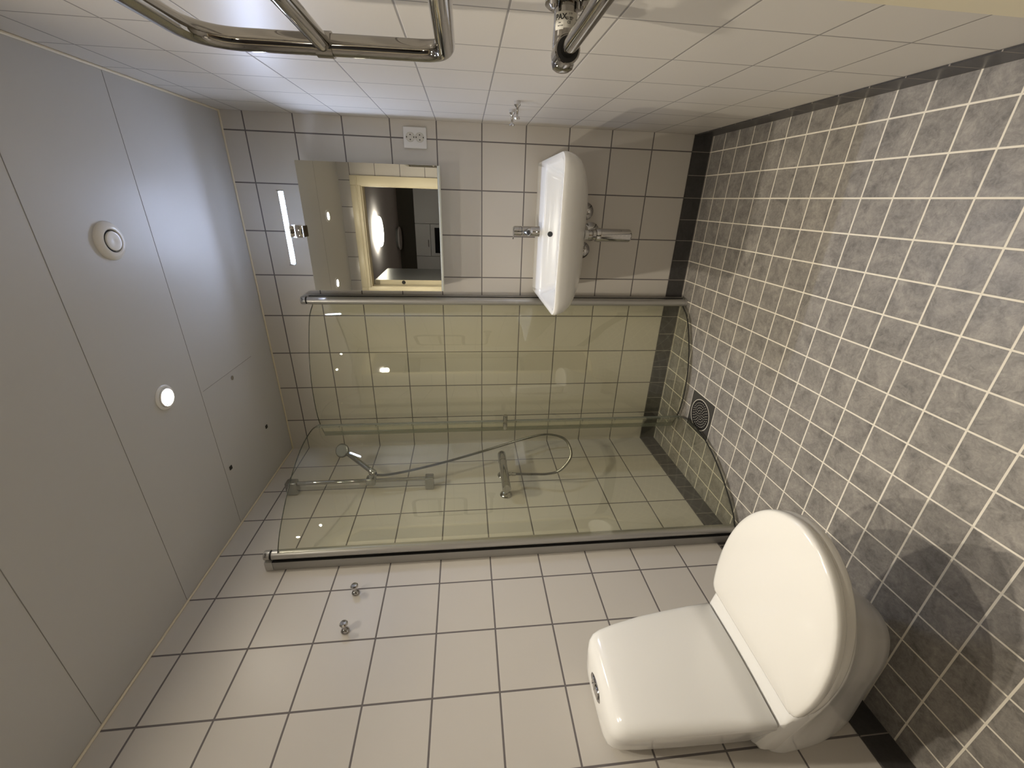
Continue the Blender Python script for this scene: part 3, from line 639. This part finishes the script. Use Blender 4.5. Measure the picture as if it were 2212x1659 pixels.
MB().loft(wallfix([tring(0.088, 0.366, 0.080, 0.092, 0.20, 2.5), tring(0.090, 0.378, 0.090, 0.100, 0.20, 2.5), tring(0.098, 0.386, 0.096, 0.105, 0.21, 2.5), tring(0.13, 0.408, 0.105, 0.117, 0.23, 2.4), tring(0.17, 0.446, 0.116, 0.130, 0.25, 2.3), tring(0.21, 0.483, 0.130, 0.140, 0.28, 2.2),
          tring(0.25, 0.523, 0.139, 0.146, 0.30, 2.2), tring(0.29, 0.566, 0.153, 0.150, 0.33, 2.1), tring(0.33, 0.612, 0.168, 0.153, 0.36, 2.1), tring(0.352, 0.640, 0.182, 0.150, 0.37, 2.1), tring(0.364, 0.650, 0.185, 0.146, 0.37, 2.1), tring(0.369, 0.649, 0.183, 0.142, 0.37, 2.1), tring(0.371, 0.638, 0.175, 0.140, 0.37, 2.1)])).obj('bowl', m_porc, tl, 50)
def tq(z, x0, x1, hb, hf, rb, rf, bow=0.0):
    cs = rq([(x0, -hb), (x1, -hf), (x1 + bow, 0.0), (x1, hf), (x0, hb)], [rb, rf, 0.08, rf, rb], 8)
    return [tp_(q[0], q[1], z) for q in cs]
# shoulder between tank and seat
MB().loft([tq(0.366, 0.02, 0.262, 0.150, 0.176, 0.02, 0.03), tq(0.395, 0.02, 0.264, 0.148, 0.177, 0.02, 0.03), tq(0.404, 0.02, 0.258, 0.145, 0.174, 0.02, 0.03), tq(0.412, 0.03, 0.222, 0.14, 0.170, 0.02, 0.02), tq(0.418, 0.03, 0.212, 0.135, 0.166, 0.02, 0.02)]).obj('shoulder', m_porc, tl, 50)
MB().loft([tq(0.417, 0.03, 0.190, 0.12, 0.160, 0.02, 0.02, 0.004), tq(0.424, 0.03, 0.190, 0.12, 0.160, 0.02, 0.02, 0.004)]).obj('tank_gap_shade', m_black, tl)  # black slab paints the shade between shoulder and tank
# tank
tk = [(0.423, 0.015, 0.196, 0.118, 0.168, 0.02, 0.018, 0.008), (0.426, 0.013, 0.200, 0.121, 0.171, 0.02, 0.02, 0.009), (0.50, 0.012, 0.200, 0.121, 0.168, 0.025, 0.028, 0.010), (0.58, 0.012, 0.196, 0.120, 0.164, 0.03, 0.034, 0.012), (0.66, 0.012, 0.190, 0.118, 0.158, 0.03, 0.038, 0.012),
      (0.74, 0.012, 0.178, 0.115, 0.150, 0.03, 0.042, 0.012), (0.785, 0.013, 0.168, 0.111, 0.143, 0.03, 0.044, 0.012), (0.803, 0.016, 0.160, 0.106, 0.137, 0.03, 0.044, 0.012), (0.814, 0.022, 0.148, 0.098, 0.127, 0.03, 0.042, 0.011), (0.820, 0.032, 0.130, 0.085, 0.110, 0.03, 0.036, 0.009), (0.8235, 0.050, 0.105, 0.055, 0.075, 0.02, 0.025, 0.006)]
MB().loft([tq(*a) for a in tk]).obj('tank', m_porc, tl, 60)
bc = tp_(0.098, 0.006, 0.819)
fb = MB().loft([[bc + Vector((0.022 * q * cos(2 * pi * k / 36), 0.040 * q * sin(2 * pi * k / 36), hz_)) for k in range(36)] for q, hz_ in ((1.0, 0.0), (1.0, 0.0045), (0.94, 0.0062), (0.90, 0.0055))]).obj('flush_plate', m_chrome_d, tl)
for s in (-1, 1):
    MB().box(bc + Vector((-0.012, min(0.0015 * s, 0.026 * s), 0.004)), bc + Vector((0.012, max(0.0015 * s, 0.026 * s), 0.0085)), 0.002, 2).obj('flush_button', m_chrome, fb)
# seat and lid
def lid_ring(z, k, L=0.692, xb=0.253):
    prof = [(xb, 0.0), (xb, 0.150), (xb + 0.004, 0.168), (xb + 0.016, 0.180), (0.30, 0.1865), (0.34, 0.1915), (0.39, 0.1935), (0.43, 0.1915), (0.47, 0.187), (0.51, 0.1785), (0.55, 0.166), (0.59, 0.147), (0.625, 0.1235), (0.655, 0.095), (0.676, 0.062), (0.688, 0.030), (L, 0.0)]
    cx = 0.45
    pts = [(x, y) for x, y in prof] + [(x, -y) for x, y in reversed(prof[1:-1])]
    return [tp_(cx + (x - cx) * k, y * k, z) for x, y in pts]
def dense(r, k=3):
    pts = [Vector(p) for p in r]; n = len(pts); out = []
    for i in range(n):
        a, b, c, d = pts[i - 1], pts[i], pts[(i + 1) % n], pts[(i + 2) % n]
        for j in range(k):
            t = j / k
            out.append(0.5 * ((2 * b) + (-a + c) * t + (2 * a - 5 * b + 4 * c - d) * t * t + (-a + 3 * b - 3 * c + d) * t ** 3))
    return out
MB().loft([dense(lid_ring(z, k)) for z, k in ((0.3712, 0.960), (0.3718, 0.973), (0.376, 0.982), (0.391, 0.985), (0.396, 0.978))]).obj('seat', m_seat, tl, 60)
MB().loft([dense(lid_ring(z, k)) for z, k in ((0.3965, 0.97), (0.397, 0.986), (0.401, 0.996), (0.411, 0.999), (0.4175, 0.992), (0.4205, 0.978), (0.4225, 0.94), (0.4255, 0.75), (0.4275, 0.4), (0.428, 0.05))]).obj('lid', m_seat, tl, 60)
